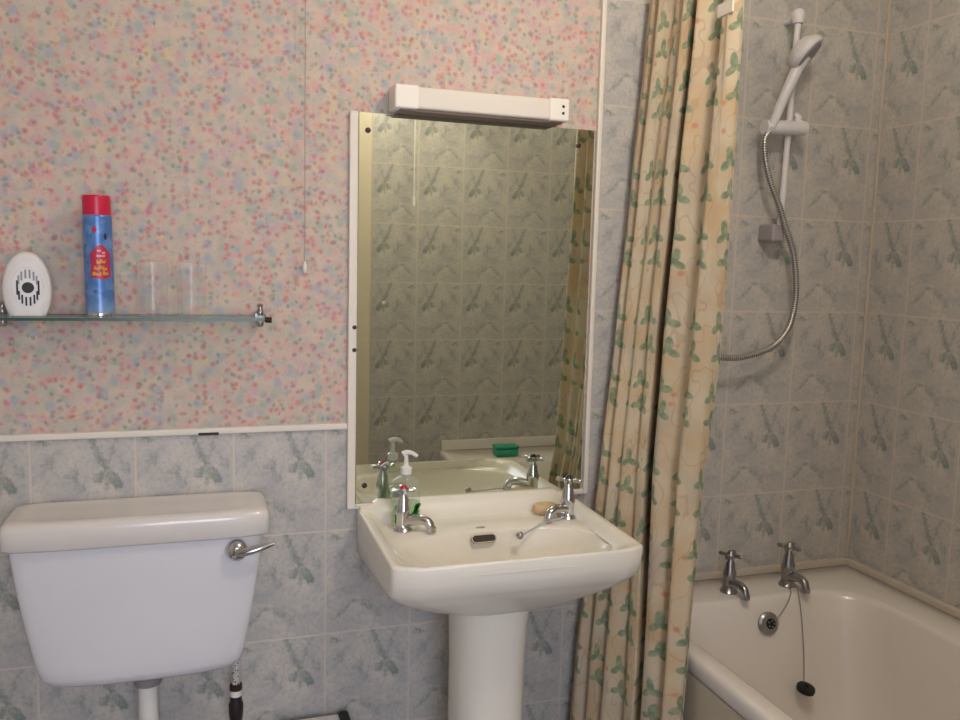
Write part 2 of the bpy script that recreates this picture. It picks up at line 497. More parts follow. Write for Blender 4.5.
# ------------------------------------------------------------------ shaver light above the mirror
t_ = thing('shaver_light', 'slim white strip light with shaver socket mounted above the mirror', 'wall light', (.102, 0, 1.7385))
bm = bmesh.new(); box(bm, 0, .398, -.066, -.001, .002, .049, .006, 4); finish('body', bm, M_light_body, t_)
bm = bmesh.new(); box(bm, -.004, .05, -.0695, -.001, .0005, .051, .005, 4); finish('end_cap', bm, M_light_end, t_)
bm = bmesh.new(); box(bm, .352, .402, -.0695, -.001, .0005, .051, .005, 4); e2 = finish('end_cap', bm, M_light_end, t_)
for dz in (.018, .033):
    bm = L([(.0035, 0), (.003, .0012)], TR(.386, -.0693, dz) @ align((0, -1, 0)), 16); finish('socket_hole', bm, M_darkscrew, e2)
bm = bmesh.new(); box(bm, .01, .39, -.058, -.006, -.0035, .004, .002, 2); finish('diffuser', bm, M_diffuser, t_)

# ------------------------------------------------------------------ washbasin
NB = 120
bx, byc = .303, -.212
def outline(hw, yb, yf, bow, e=.16, ef=None, cy=None):
    hy = (yb - yf) / 2; cy = (yb + yf) / 2; pts = []
    for k in range(NB):
        a = 2 * pi * (k + .5) / NB
        x = hw * spow(cos(a), e); y = hy * spow(sin(a), e)
        if y < 0: y -= bow * (1 - (x / hw) ** 2) * min(1, -y / hy) ** 2
        pts.append((x, cy + y))
    return pts
def taper(pts, back, front, yb=-.003, yf=-.44):     # slightly wider at the wall than at the front
    out = []
    for x, y in pts:
        k = min(1, max(0, (yb - y) / (yb - yf)))
        out.append((x * (back + (front - back) * k) - .008 * k, y))
    return out
t_ = thing('washbasin', 'cream pedestal washbasin with two taps under the wall mirror', 'washbasin', (bx, 0, 0))
rings = []
def R_(pts, z): rings.append([Vector((x, y, z(x, y) if callable(z) else z)) for x, y in pts])
def circ(rx, ry, cy, e=1.0): return [(rx * spow(cos(2 * pi * (k + .5) / NB), e), cy + ry * spow(sin(2 * pi * (k + .5) / NB), e)) for k in range(NB)]
def blend(a, b, f): return [(p[0] * (1 - f) + q[0] * f, p[1] * (1 - f) + q[1] * f) for p, q in zip(a, b)]
PX_ = -.014
low = taper(outline(.268, -.003, -.380, .052, .07), 1.0, .975)
foot = [(x + PX_, y) for x, y in circ(.078, .080, -.215, .9)]
neck = [(x + PX_, y) for x, y in circ(.094, .094, -.215, .9)]
R_(foot, .690); R_(neck, .693)
for f, z in ((.18, .699), (.36, .710), (.54, .723), (.70, .737), (.84, .750), (.94, .761)):
    R_(blend(neck, low, f), lambda x, y, z=z, f=f: z + .006 * (abs(x) / .27) ** 2 - .030 * f * f * max(0, 1 + y / .36))
R_(low, lambda x, y: .770 + .007 * (abs(x) / .27) ** 2 - .030 * max(0, 1 + y / .36))
side = taper(outline(.268, -.002, -.402, .058, .05), 1.0, .985)
R_(blend(low, side, .6), .787); R_(blend(low, side, .85), .81)
R_(side, .8425)
rim_in = taper(outline(.254, -.012, -.388, .056, .08), 1.0, .985)
R_(blend(side, rim_in, .10), .8462); R_(blend(side, rim_in, .38), .8475); R_(blend(side, rim_in, .85), .847)
ZL = .824
inner = taper(outline(.231, -.046, -.378, .052, .22), 1.0, .98)
def ledge(x, y): # recessed tap ledge at the back, flush rim at the front
    return ZL
R_(blend(rim_in, inner, .35), .842); R_(blend(rim_in, inner, .8), .829); R_(inner, ZL)
bowl0 = []
for k in range(NB):
    a = 2 * pi * (k + .5) / NB
    x = .228 * spow(cos(a), .55); y = spow(sin(a), .62)
    y = -.272 + (y * .086 + .030 * (1 - (x / .228) ** 2) if y > 0 else y * .100 - .046 * (1 - (x / .228) ** 2))
    bowl0.append((x, y))
R_(blend(inner, bowl0, .5), ZL + .0005); R_(bowl0, ZL - .001)
def scale(pts, s, cy=-.240): return [(x * s, cy + (y - cy) * s) for x, y in pts]
for s, z in ((.98, .820), (.94, .809), (.85, .787), (.73, .764), (.58, .744), (.42, .729), (.25, .717), (.09, .715)):
    R_(scale(bowl0, s), z)
bm = bmesh.new(); loft(bm, rings); bas = finish('basin', bm, M_ceramic, t_, True, 60)
# raised back ridge against the mirror
bm = bmesh.new()
prof = [(-.002, .835), (-.002, .862), (-.008, .866), (-.020, .864), (-.032, .850), (-.046, .832), (-.06, .8235)]
rr = []
for k in range(25):
    x = -.262 + .524 * k / 24; e = 1 if 1 < k < 23 else .75
    rr.append([Vector((x, y, .82 + (z - .82) * e)) for y, z in prof])
loft(bm, rr, False, False, closed=False)
finish('back_ridge', bm, M_ceramic, bas, True, 60)
# pedestal
def ped(z, rx, ry, cy=-.215, flat=1): return [Vector((PX_ - .004 * (.7 - z) + rx * .95 * spow(cos(2 * pi * k / 48), .85), cy + ry * spow(sin(2 * pi * k / 48), .85), z)) for k in range(48)]
bm = bmesh.new()
loft(bm, [ped(0, .115, .12), ped(.04, .112, .117), ped(.09, .092, .1), ped(.3, .083, .09), ped(.55, .084, .088), ped(.64, .087, .092), ped(.680, .091, .096), ped(.700, .094, .098)])
finish('pedestal', bm, M_ceramic, t_, True, 60)
# overflow slot on the far side of the bowl
def stadium(bm, hw, hh, depth, M, n=12):
    ring = []
    for k in range(2 * n):
        a = pi * k / (n - 1) if k < n else pi + pi * (k - n) / (n - 1)
        sx = -(hw - hh) if pi / 2 <= a <= 3 * pi / 2 else (hw - hh)
        ring.append(Vector((sx + hh * cos(a), hh * sin(a), 0)))
    loft(bm, [[M @ p for p in ring], [M @ (p * .96 + Vector((0, 0, depth))) for p in ring]])
Mo = TR(-.014, -.1715, .808) @ align((0, -.80, .60))
bm = bmesh.new(); stadium(bm, .030, .0105, .003, Mo); ov = finish('overflow', bm, plain('bronze ring', (.30, .25, .18, 1), .35, metal=.8), t_)
bm = bmesh.new(); stadium(bm, .027, .0075, .0022, Mo @ TR(0, 0, .0022)); finish('overflow_hole', bm, M_black, ov)
bm = L([(.011, 0), (.0105, .0008)], TR(-.012, -.142, ZL + .0004) @ Matrix.Diagonal((1, .4, 1, 1)), 24); finish('maker_mark', bm, M_dullchrome, t_)
bm = L([(.022, 0), (.022, .003), (.017, .004), (.012, .001)], TR(-.004, -.244, .7145), 28); finish('waste', bm, M_chrome, t_)

# ------------------------------------------------------------------ pillar taps
def pillar_tap(parent, x, y, z, ang, h, idx, mat, k=1.0, name='tap', sp=1.0):
    t = bpy.data.objects.new(name, None); COL.objects.link(t); t.parent = parent
    t.location = (x, y, z); t.rotation_euler = (0, 0, ang)
    # body, spout along -y
    finish('tap_body', L([(.021 * k, 0), (.022 * k, .004), (.018 * k, .009), (.015 * k, .014), (.0145 * k, h * .34), (.0165 * k, h * .40), (.0165 * k, h * .5), (.014 * k, h * .56), (.0115 * k, h * .74), (.008 * k, h * .8), (.0065 * k, h * .9)], None, 28), mat, t)
    p = smooth_path([(0, -.004, h * .22), (0, -.025 * k * sp, h * .27), (0, -.048 * k * sp, h * .30), (0, -.068 * k * sp, h * .25), (0, -.076 * k * sp, h * .12)], 7)
    bm = TB(p, lambda q: (.0125 - .0035 * q) * k, n=16)
    tube(bm, [(0, -.076 * k * sp, h * .15), (0, -.077 * k * sp, h * .04)], .0105 * k, n=18)
    finish('spout', bm, mat, t)
    hd = bpy.data.objects.new('handle', None)
    bm = bmesh.new()
    lathe(bm, [(.010 * k, h * .86), (.0125 * k, h * .89), (.0125 * k, h * .96), (.010 * k, h * .99)], None, 24)
    for a in range(4):
        d = Vector((cos(a * pi / 2 + .5), sin(a * pi / 2 + .5), .08))
        c = Vector((0, 0, h * .925))
        tube(bm, [c + d * .008 * k, c + d * .016 * k, c + d * .026 * k, c + d * .03 * k], lambda q: (.0042 + .0022 * q) * k if q < .9 else .003 * k, n=10)
    hd = finish('handle', bm, mat, t)
    finish('index_cap', L([(.0085 * k, h * .985), (.0085 * k, h * 1.0), (.0055 * k, h * 1.045), (.002 * k, h * 1.06)], None, 20), idx, hd)
    return t
ta = pillar_tap(t_, .118 - bx, -.120, ZL - .001, 1.0, .098, M_redidx, M_chrome, sp=.86)
tb = pillar_tap(t_, .513 - bx, -.120, ZL - .001, -1.15, .098, M_blueidx, M_chrome, sp=.86)
ta['label'] = 'hot tap with red cap'; tb['label'] = 'cold tap with dark cap'
# bead chain with its plug over the rim
def beads(pts, r, step):
    bm = bmesh.new(); P = smooth_path(pts, 10); acc = 0; last = None
    tube(bm, P, r * .4, n=6)
    nxt = 0
    for a, b in zip(P, P[1:]):
        l = (b - a).length
        while nxt <= acc + l:
            c = a + (b - a) * ((nxt - acc) / l)
            bmesh.ops.create_icosphere(bm, subdivisions=1, radius=r, matrix=Matrix.Translation(c)); nxt += step
        acc += l
    return bm
ch = finish('chain', beads([(.513 - bx + .05, -.06, ZL + .004), (.513 - bx + .025, -.10, ZL + .006), (.513 - bx - .022, -.135, ZL + .006), (.44 - bx, -.158, ZL + .006), (.40 - bx, -.178, ZL - .002), (.372 - bx, -.195, ZL - .008)], .0024, .0052), M_dullchrome, t_)
finish('chain_fob', L([(.003, -.008), (.0075, -.005), (.009, 0), (.0075, .005), (.003, .008)], TR(.364 - bx, -.199, ZL - .006) @ align((.8, .45, .3)), 18), M_dullchrome, ch)

# ------------------------------------------------------------------ soap dispenser, soap bar
t_ = thing('soap_dispenser', 'clear pump bottle with green leaf print behind the left basin tap', 'soap dispenser', (.133, -.078, ZL + .001), .0)
def rr_ring(hx, hy, z, e=.55, n=40): return [Vector((hx * spow(cos(2 * pi * k / n), e), hy * spow(sin(2 * pi * k / n), e), z)) for k in range(n)]
bm = bmesh.new()
loft(bm, [rr_ring(.029, .017, 0), rr_ring(.032, .0195, .004), rr_ring(.032, .0195, .088), rr_ring(.030, .018, .099), rr_ring(.018, .014, .107), rr_ring(.0105, .0105, .111, 1), rr_ring(.0105, .0105, .12, 1)])
finish('bottle', bm, M_bottle, t_, True, 60)
bm = bmesh.new(); loft(bm, [rr_ring(.0275, .0155, .004), rr_ring(.030, .018, .008), rr_ring(.030, .018, .052)]); finish('liquid', bm, M_soapliq, t_, True, 60)
def leaf3(bm, cx, cz, s, ang, y):
    pts = []
    for q in range(14):
        a = 2 * pi * q / 14; w = .42 * sin(a) * (1 - .35 * cos(a)); l = -cos(a)
        pts.append((l * s, w * s))
    ring = [Vector((cx + p[0] * cos(ang) - p[1] * sin(ang), y, cz + p[0] * sin(ang) + p[1] * cos(ang))) for p in pts]
    loft(bm, [ring, [v + Vector((0, .0006, 0)) for v in ring]])
bm = bmesh.new()
for cx, cz, s, a in ((-.0235, .020, .013, 1.45), (-.024, .040, .010, 1.8), (.023, .044, .010, .9), (-.019, .022, .017, 1.5), (-.014, .038, .012, 1.2), (.014, .026, .015, .8), (.019, .04, .012, 1.3), (.002, .012, .013, .2), (.020, .012, .009, 2.2)):
    leaf3(bm, cx, cz, s, a, -.0212)
finish('leaf_print', bm, M_leafprint, t_, False)
bm = L([(.0125, .116), (.0125, .13), (.006, .134), (.0045, .152), (.0045, .158)], None, 24)
tube(bm, smooth_path([(-.008, 0, .160), (0, 0, .164), (.012, -.004, .163), (.024, -.008, .156)], 5), lambda q: .0068 - .0028 * q, n=12)
finish('pump', bm, M_white, t_)
o = thing('soap_bar', 'translucent amber soap bar lying on the basin ledge beside the right tap', 'soap', (.476, -.076, ZL))
bm = bmesh.new()
def se(hx, hy, z): return rr_ring(hx, hy, z, .75)
loft(bm, [se(.024, .014, 0), se(.030, .020, .004), se(.032, .022, .012), se(.030, .020, .020), se(.023, .014, .025)])
finish('soap', bm, M_soap, o, True, 60)

# ------------------------------------------------------------------ toilet: cistern, lid, lever, flush pipe, pan
t_ = thing('toilet', 'white low-level toilet cistern with chrome flush lever beneath the glass shelf', 'toilet', (-.418, 0, 0))
def cring(hw, yb, yf, z, e=.2, n=72, dx=0, bow=.012):
    out = []; cy = (yb + yf) / 2; hy = (yb - yf) / 2
    for k in range(n):
        a = 2 * pi * (k + .5) / n; x = hw * spow(cos(a), e); y = hy * spow(sin(a), e)
        if y < 0: y -= bow * (1 - (x / hw) ** 2)
        out.append(Vector((x + dx, cy + y, z)))
    return out
bm = bmesh.new()
loft(bm, [cring(.135, -.035, -.095, .547, .4), cring(.164, -.025, -.112, .550, .34), cring(.182, -.016, -.122, .558, .28), cring(.193, -.010, -.128, .573, .24), cring(.200, -.006, -.131, .60, .2), cring(.218, -.004, -.138, .70, .18), cring(.229, -.004, -.144, .78, .17), cring(.235, -.004, -.148, .835, .16), cring(.236, -.004, -.149, .868, .16)])
cis = finish('cistern', bm, M_cistern, t_, True, 60)
bm = bmesh.new()
loft(bm, [cring(.230, -.004, -.147, .849, .16), cring(.244, -.002, -.158, .849, .15), cring(.248, -.001, -.161, .853, .15), cring(.248, -.001, -.161, .888, .15), cring(.2455, -.002, -.159, .897, .16), cring(.238, -.006, -.152, .9025, .18), cring(.222, -.014, -.142, .904, .24), cring(.212, -.022, -.130, .902, .34), cring(.19, -.03, -.118, .9005, .4), cring(.08, -.06, -.09, .900, .5, bow=.002)])
finish('cistern_lid', bm, M_lid, t_, True, 60)
lx = -.236 + .418
lev = finish('flush_lever', L([(.021, 0), (.0225, .004), (.020, .012), (.013, .018), (.004, .021)], TR(lx, -.156, .822) @ align((0, -1, 0)), 28), M_chrome, t_)
bm = TB(smooth_path([(lx, -.170, .822), (lx + .02, -.176, .823), (lx + .045, -.178, .829), (lx + .072, -.176, .835)], 6), lambda q: .0115 - .0075 * q + .002 * sin(q * pi * .9), n=14, flat=.8)
finish('lever_arm', bm, M_chrome, lev)
bm = L([(.026, 0), (.028, .004), (.028, .016), (.023, .021), (.021, .026)], TR(.004, -.078, .522), 28); finish('pipe_nut', bm, plain('grey plastic nut', rgb(140, 134, 134), .5), t_)
bm = TB(smooth_path([(.004, -.078, .54), (.004, -.078, .42), (.004, -.078, .36), (.004, -.10, .32), (.004, -.16, .315)], 6), .0195, n=24); finish('flush_pipe', bm, M_white, t_)
def oval(rx, ry, cy, z, n=48): return [Vector((.004 + rx * cos(2 * pi * k / n), cy + ry * sin(2 * pi * k / n) * (1.0 if sin(2 * pi * k / n) < 0 else .92), z)) for k in range(n)]
bm = bmesh.new()
loft(bm, [oval(.11, .17, -.33, 0), oval(.10, .16, -.33, .03), oval(.085, .14, -.33, .14), oval(.12, .19, -.36, .25), oval(.175, .23, -.40, .34), oval(.182, .24, -.40, .375), oval(.175, .23, -.40, .388), oval(.14, .19, -.40, .385), oval(.12, .16, -.40, .33), oval(.07, .09, -.38, .22), oval(.03, .04, -.37, .2)])
finish('pan', bm, M_cistern, t_, True, 60)
# water supply valve under the cistern
vx = -.237 + .418
bm = TB([(vx, -.075, .60), (vx, -.075, .490)], .0085, n=20); finish('braided_hose', bm, M_braid, t_)
bm = L([(.009, .495), (.0135, .493), (.0135, .482), (.0095, .480)], TR(vx, -.075, 0), 20); finish('hose_nut', bm, M_darkscrew, t_)
bm = L([(.009, .410), (.0135, .412), (.0155, .43), (.0155, .450), (.0125, .456), (.0125, .468), (.009, .470)], TR(vx, -.075, 0), 20)
vb = finish('isolating_valve', bm, plain('dark grey valve', rgb(58, 50, 54), .35, metal=.5), t_)
bm = L([(.0125, .468), (.0125, .475), (.010, .479), (.009, .484)], TR(vx, -.075, 0), 20); finish('valve_collar', bm, M_white, vb)
bm = TB([(vx, -.075, .41), (vx, -.075, 0)], .0075, n=16); finish('supply_pipe', bm, M_white, t_)

# ------------------------------------------------------------------ glass shelf and what stands on it
ZS = 1.2905
t_ = thing('glass_shelf', 'clear green-edged glass shelf on chrome brackets above the toilet', 'shelf', (-.425, 0, ZS - .006))
bm = bmesh.new(); box(bm, -.30, .257, -.120, -.004, 0, .006)
bm.normal_update()
for f_ in bm.faces:
    f_.material_index = 0 if abs(f_.normal.z) > .5 else 1
finish('glass_panel', bm, None, t_, False, 30, [M_shelf, M_shelf_edge])
for x in (-.244, .246):
    bm = bmesh.new()
    lathe(bm, [(.0125, 0), (.0125, .004), (.009, .006)], TR(x, 0, .003) @ align((0, -1, 0)), 24)
    tube(bm, [(x, -.003, .0105), (x, -.025, .0105)], .0042, n=14)
    tube(bm, [(x, -.003, -.0045), (x, -.025, -.0045)], .0042, n=14)
    lathe(bm, [(.0065, .0062), (.0075, .010), (.0075, .014), (.0055, .018), (.0045, .024), (.006, .028), (.004, .031)], TR(x, -.022, 0), 18)
    lathe(bm, [(.0055, -.018), (.0075, -.012), (.0075, -.002), (.0065, -.0004)], TR(x, -.022, 0), 18)
    finish('bracket', bm, M_dullchrome, t_)
for x in (.254,):
    bm = TB([(x - .004, -.118, .003), (x + .008, -.121, .003)], .006, n=12); finish('corner_guard', bm, M_darkscrew, t_)

# air freshener
t_ = thing('air_freshener', 'white oval air freshener with dark slotted grille at the shelf\'s left end', 'air freshener', (-.617, -.062, ZS + .0005), .12)
def egg(y, s, n=56):
    out = []
    for k in range(n):
        a = 2 * pi * k / n
        x = .0425 * s * spow(cos(a), .93) * (1 - .03 * sin(a)); z = .051 + .0715 * s * sin(a)
        if z < .0: z = 0
        out.append(Vector((x, y, max(z, 0))))
    return out
def egg2(y, s):
    r = egg(y, s)
    for v in r:
        if v.z < .002: v.z = 0.0
    return r
bm = bmesh.new(); loft(bm, [egg2(.02, .9), egg2(.018, .98), egg2(.006, 1.0), egg2(-.006, 1.0), egg2(-.013, .965), egg2(-.0165, .9), egg2(-.0175, .6)])
# flat foot
for v in bm.verts:
    if v.co.z < .003: v.co.z = 0
finish('case', bm, M_white, t_, True, 50)
bm = bmesh.new()
ringo = [Vector((.0265 * cos(2 * pi * k / 48), 0, .056 + .037 * sin(2 * pi * k / 48))) for k in range(48)]
for i_ in range(48):
    pass
tube(bm, [Vector((v.x + .001, -.0178, v.z)) for v in ringo] + [Vector((ringo[0].x + .001, -.0178, ringo[0].z))], .0007, n=6, cap=False)
finish('grille_rim', bm, M_grey_plastic, t_)
bm = L([(.0105, 0), (.0105, .0012)], TR(.002, -.0172, .054) @ align((0, -1, 0)), 28); finish('vent_hole', bm, M_black, t_)
M_slot = plain('dark grille slot', rgb(46, 46, 58), .6); M_slot2 = plain('grey grille slot', rgb(150, 150, 156), .6)
for i in range(16):
    a = 2 * pi * (i + .5) / 16; cx = .002 + .0185 * cos(a); cz = .054 + .0265 * sin(a)
    h = .0085
    bm = bmesh.new(); box(bm, cx - .0016, cx + .0016, -.0188, -.0172, cz - h, cz + h, .0006, 2)
    finish('grille_slot', bm, M_slot2 if (sin(a) > .35) else M_slot, t_)

# aerosol can
t_ = thing('aerosol_can', 'tall blue aerosol can with red cap standing on the glass shelf', 'aerosol can', (-.4885, -.06, ZS), .0)
t_.rotation_euler = (0, -.012, 0)
finish('can', L([(.024, 0), (.0265, .003), (.0268, .006), (.0268, .192), (.0262, .197), (.022, .201)], None, 40), M_can, t_)
finish('base_ring', L([(.0255, 0), (.0272, .0015), (.0272, .006), (.0266, .0075)], None, 40), M_chrome, t_)
finish('cap', L([(.0255, .196), (.0262, .197), (.0262, .2), (.0258, .231), (.0245, .235), (.0, .236)], None, 40), M_red, t_)
bm = bmesh.new()     # curved label patch with a wavy outline, facing the room
def patch(bm, a0, a1, zf0, zf1, r, n=18, m=8):
    g_ = [[None] * (m + 1) for _ in range(n + 1)]
    for i in range(n + 1):
        a = a0 + (a1 - a0) * i / n; z0, z1 = zf0(i / n), zf1(i / n)
        for j in range(m + 1):
            z = z0 + (z1 - z0) * j / m; g_[i][j] = bm.verts.new((r * cos(a), r * sin(a), z))
    for i in range(n):
        for j in range(m): bm.faces.new((g_[i][j], g_[i + 1][j], g_[i + 1][j + 1], g_[i][j + 1]))
AC = -1.32
patch(bm, AC - .72, AC + .72, lambda q: .074 + .002 * sin(q * 9), lambda q: .124 + .016 * sin(q * pi) ** 1.5, .02705)
lb = finish('label', bm, M_label, t_)
bm = bmesh.new()
for (a, z, w) in ((-.3, .094, .18), (0, .096, .1), (.25, .093, .16), (-.18, .106, .12), (.12, .107, .2), (-.3, .083, .3), (.3, .084, .2)):
    patch(bm, AC + a - w, AC + a + w, lambda q, z=z: z - .0028, lambda q, z=z: z + .003 + .002 * sin(q * 7), .0272, 8, 2)
finish('label_lettering', bm, M_yellow, lb)
bm = bmesh.new()
for (a, z, w) in ((-.1, .128, .14), (.2, .124, .12), (0, .118, .3)):
    patch(bm, AC + a - w, AC + a + w, lambda q, z=z: z - .0018, lambda q, z=z: z + .002, .0272, 8, 2)
finish('label_lettering', bm, M_pinktext, lb)
bm = bmesh.new(); patch(bm, AC - .55, AC - .18, lambda q: .168 - .006 * sin(q * pi), lambda q: .168 + .008 * sin(q * pi), .0271); finish('printed_flower', bm, M_label, t_)
bm = bmesh.new(); patch(bm, AC + .25, AC + .5, lambda q: .155 - .006 * sin(q * pi), lambda q: .156 + .006 * sin(q * pi), .0271); finish('printed_leaf', bm, M_purple, t_)

# tumblers
def tumbler(label, x):
    R, H, w = .0295, .108, .0016
    o = finish('glass_tumbler', L([(R * .86, 0), (R * .88, .002), (R, H), (R - w, H), (R * .86 - w, .007), (.002, .006)], None, 40), M_glass)
    o.location = (x, -.062, ZS); tag(o, label, 'glass', 'tumblers on the glass shelf')
    return o
tumbler('clear glass tumbler on the shelf, the one nearer the blue aerosol can', -.391)
tumbler('clear glass tumbler on the shelf, the one farther from the aerosol can', -.3175)

# ------------------------------------------------------------------ bath
ZB = .588
t_ = thing('bathtub', 'off-white built-in bathtub along the tiled wall with chrome taps', 'bathtub', (.692, 0, 0))
NBT = 160
BX = .692
def bring(x0, x1, y0, y1, z, r):      # rounded rectangle, parametrised so rings match
    pts = []; hx, hy = (x1 - x0) / 2, (y0 - y1) / 2; cx, cy = (x0 + x1) / 2, (y0 + y1) / 2
    q = NBT // 4
    for c, (sx, sy) in enumerate(((1, 1), (-1, 1), (-1, -1), (1, -1))):
        for k in range(q):
            a = c * pi / 2 + (pi / 2) * (k / (q - 1))
            pts.append(Vector((cx - BX + sx * (hx - r) + r * cos(a), cy + sy * (hy - r) + r * sin(a), z)))
    return pts
x0, x1, y0, y1 = .692, XR - .004, -.004, YF + .004
rings = [bring(x0 + .004, x1, y0, y1, ZB - .045, .006), bring(x0, x1, y0, y1, ZB - .040, .008), bring(x0, x1, y0, y1, ZB - .012, .010), bring(x0 + .003, x1, y0, y1, ZB - .003, .012), bring(x0 + .010, x1 - .004, y0 - .004, y1 + .004, ZB, .016),
         bring(x0 + .042, 1.334, -.142, y1 + .25, ZB, .12), bring(x0 + .048, 1.328, -.148, y1 + .256, ZB - .003, .125), bring(x0 + .054, 1.322, -.155, y1 + .265, ZB - .014, .13),
         bring(x0 + .064, 1.312, -.172, y1 + .29, ZB - .07, .135), bring(x0 + .080, 1.298, -.20, y1 + .34, ZB - .16, .14), bring(x0 + .10, 1.28, -.235, y1 + .41, ZB - .26, .14),
         bring(x0 + .125, 1.255, -.27, y1 + .48, ZB - .33, .14), bring(x0 + .16, 1.22, -.315, y1 + .55, ZB - .365, .13), bring(x0 + .22, 1.16, -.38, y1 + .63, ZB - .378, .11), bring(x0 + .33, 1.05, -.5, y1 + .83, ZB - .382, .02)]
bm = bmesh.new(); loft(bm, rings, False, True)
tub = finish('tub', bm, M_bath, t_, True, 50)
bm = bmesh.new(); box(bm, .0, 0.018, YF + .006, -.006, 0, ZB - .035, .003, 2)
bm2 = bm
finish('bath_panel', bm, M_panel, t_)
# taps on the far deck
p1 = pillar_tap(t_, .985 - BX, -.10, ZB - .001, .12, .105, M_dullchrome, M_dullchrome, 1.02, sp=.8)
p2 = pillar_tap(t_, 1.165 - BX, -.10, ZB - .001, .12, .112, M_dullchrome, M_dullchrome, 1.05, sp=.8)
# overflow rose
Mo = TR(1.055 - BX, -.1745, .526) @ align((0, -.95, .22))
ovr = finish('overflow_rose', L([(.028, -.004), (.029, .003), (.024, .007), (.017, .006)], Mo, 36), M_dullchrome, t_)
finish('overflow_hole', L([(.015, 0), (.013, .008), (.004, .009)], Mo @ TR(.004, 0, 0), 28), M_black, ovr)
bm = bmesh.new()
for k in range(5):
    a = 2 * pi * k / 5
    lathe(bm, [(.0025, .006), (.0025, .0095)], Mo @ TR(.004 + .008 * cos(a), .008 * sin(a), 0), 10)
finish('overflow_grid', bm, M_dullchrome, ovr)
# chain and plug
pc = finish('plug_chain', beads([(1.150 - BX, -.112, ZB + .012), (1.152 - BX, -.135, ZB + .016), (1.158 - BX, -.15, ZB + .010), (1.16 - BX, -.170, ZB - .06), (1.145 - BX, -.205, ZB - .135), (1.125 - BX, -.237, ZB - .200)], .0022, .0050), M_dullchrome, t_)
finish('overflow_chain', beads([(1.148 - BX, -.112, ZB + .012), (1.142 - BX, -.145, ZB + .004), (1.118 - BX, -.163, ZB - .022), (1.082 - BX, -.174, ZB - .052)], .0018, .0045), M_dullchrome, t_)
finish('plug', L([(.016, -.007), (.022, -.004), (.023, .004), (.021, .008), (.006, .010), (.004, .016)], TR(1.120 - BX, -.250, .380) @ align((0.1, -.2, .97)), 30), M_black, pc)
# sealing strips round the bath
bm = bmesh.new(); box(bm, .70, XR, -.016, .001, ZB, ZB + .020, .004, 2); struct('trim_5', bm, M_sealant, smooth=True)
bm = bmesh.new(); box(bm, XR - .016, XR + .001, YF, -.001, ZB, ZB + .020, .004, 2); struct('trim_6', bm, M_sealant, smooth=True)
bm = bmesh.new(); box(bm, .70, XR, YF - .001, YF + .016, ZB, ZB + .045, .004, 2); struct('trim_7', bm, M_bath, smooth=True)
# green soap box on the near corner of the bath (seen in the mirror)
t_ = thing('soap_box', 'small green box on the far corner of the bathtub, seen in the mirror', 'soap box', (.945, -1.50, ZB + .002))
bm = bmesh.new(); box(bm, -.052, .052, -.03, .03, 0, .036, .010, 4); finish('tray', bm, M_green, t_)
bm = bmesh.new(); box(bm, -.054, .054, -.032, .032, .034, .046, .006, 3); finish('lid', bm, M_green, t_)

# ------------------------------------------------------------------ shower
t_ = thing('shower_riser', 'grey-white shower rail with handset on the tiled wall above the bath taps', 'shower', (1.113, 0, 1.775))
ra, rb = Vector((1.121, -.052, 2.035)), Vector((1.106, -.052, 1.510))
o0 = Vector((1.113, 0, 1.775)); ra -= o0; rb -= o0
finish('riser_rail', TB([ra + Vector((0, 0, .005)), rb], .0075, n=20), M_grey_plastic, t_)
bm = bmesh.new(); lathe(bm, [(.013, -.004), (.0165, .008), (.0165, .018), (.013, .028), (.004, .032)], TR(ra.x, ra.y, ra.z - .005), 24)
tube(bm, [ra + Vector((0, 0, .005)), Vector((ra.x, -.001, ra.z + .005))], .0065, n=20); finish('top_bracket', bm, M_grey_plastic, t_)
bm = bmesh.new(); box(bm, rb.x - .028, rb.x + .012, -.062, -.001, rb.z - .024, rb.z + .022, .008, 3); finish('bottom_bracket', bm, plain('shaded shower plastic', rgb(158, 150, 154), .45), t_)  # bracket sits in shade, painted in as a darker copy of the plastic
bm = bmesh.new()
tube(bm, [Vector((1.030, -.066, 1.7665)) - o0, Vector((1.150, -.066, 1.7715)) - o0], .0175, n=26)
sl = finish('slider', bm, M_grey_plastic, t_)
bm = TB([Vector((1.134, -.060, 1.772)) - o0, Vector((1.138, -.055, 1.800)) - o0, Vector((1.130, -.05, 1.808)) - o0], lambda q: .012 - .005 * q, n=14); finish('slider_lever', bm, M_grey_plastic, sl)
h0 = Vector((1.044, -.076, 1.765)) - o0; h1 = Vector((1.092, -.098, 1.905)) - o0
hd = finish('handset_handle', TB(smooth_path([h0, h0.lerp(h1, .5) + Vector((-.003, -.002, 0)), h1, h1 + Vector((.012, -.01, .03))], 6), lambda q: .0105 + .006 * q, n=18), M_grey_plastic, t_)
dirn = Vector((.56, -.52, -.64)).normalized()
Mh = Matrix.Translation(Vector((1.108, -.106, 1.942)) - o0) @ align(dirn)
finish('shower_head', L([(.012, -.032), (.030, -.026), (.045, -.010), (.049, 0), (.048, .006), (.044, .010)], Mh, 36), M_grey_plastic, t_)
finish('spray_face', L([(.040, .008), (.038, .013), (.006, .014)], Mh, 36), plain('grey spray face', rgb(140, 140, 148), .4), t_)
hp = [(1.042, -.074, 1.755), (1.030, -.072, 1.735), (1.036, -.07, 1.69), (1.054, -.07, 1.638), (1.082, -.07, 1.585), (1.108, -.07, 1.529), (1.138, -.07, 1.46), (1.152, -.07, 1.391), (1.154, -.07, 1.33), (1.140, -.07, 1.270), (1.110, -.07, 1.232), (1.072, -.07, 1.210), (.998, -.07, 1.193), (.945, -.07, 1.194), (.90, -.06, 1.205), (.875, -.035, 1.215), (.87, -.012, 1.216)]
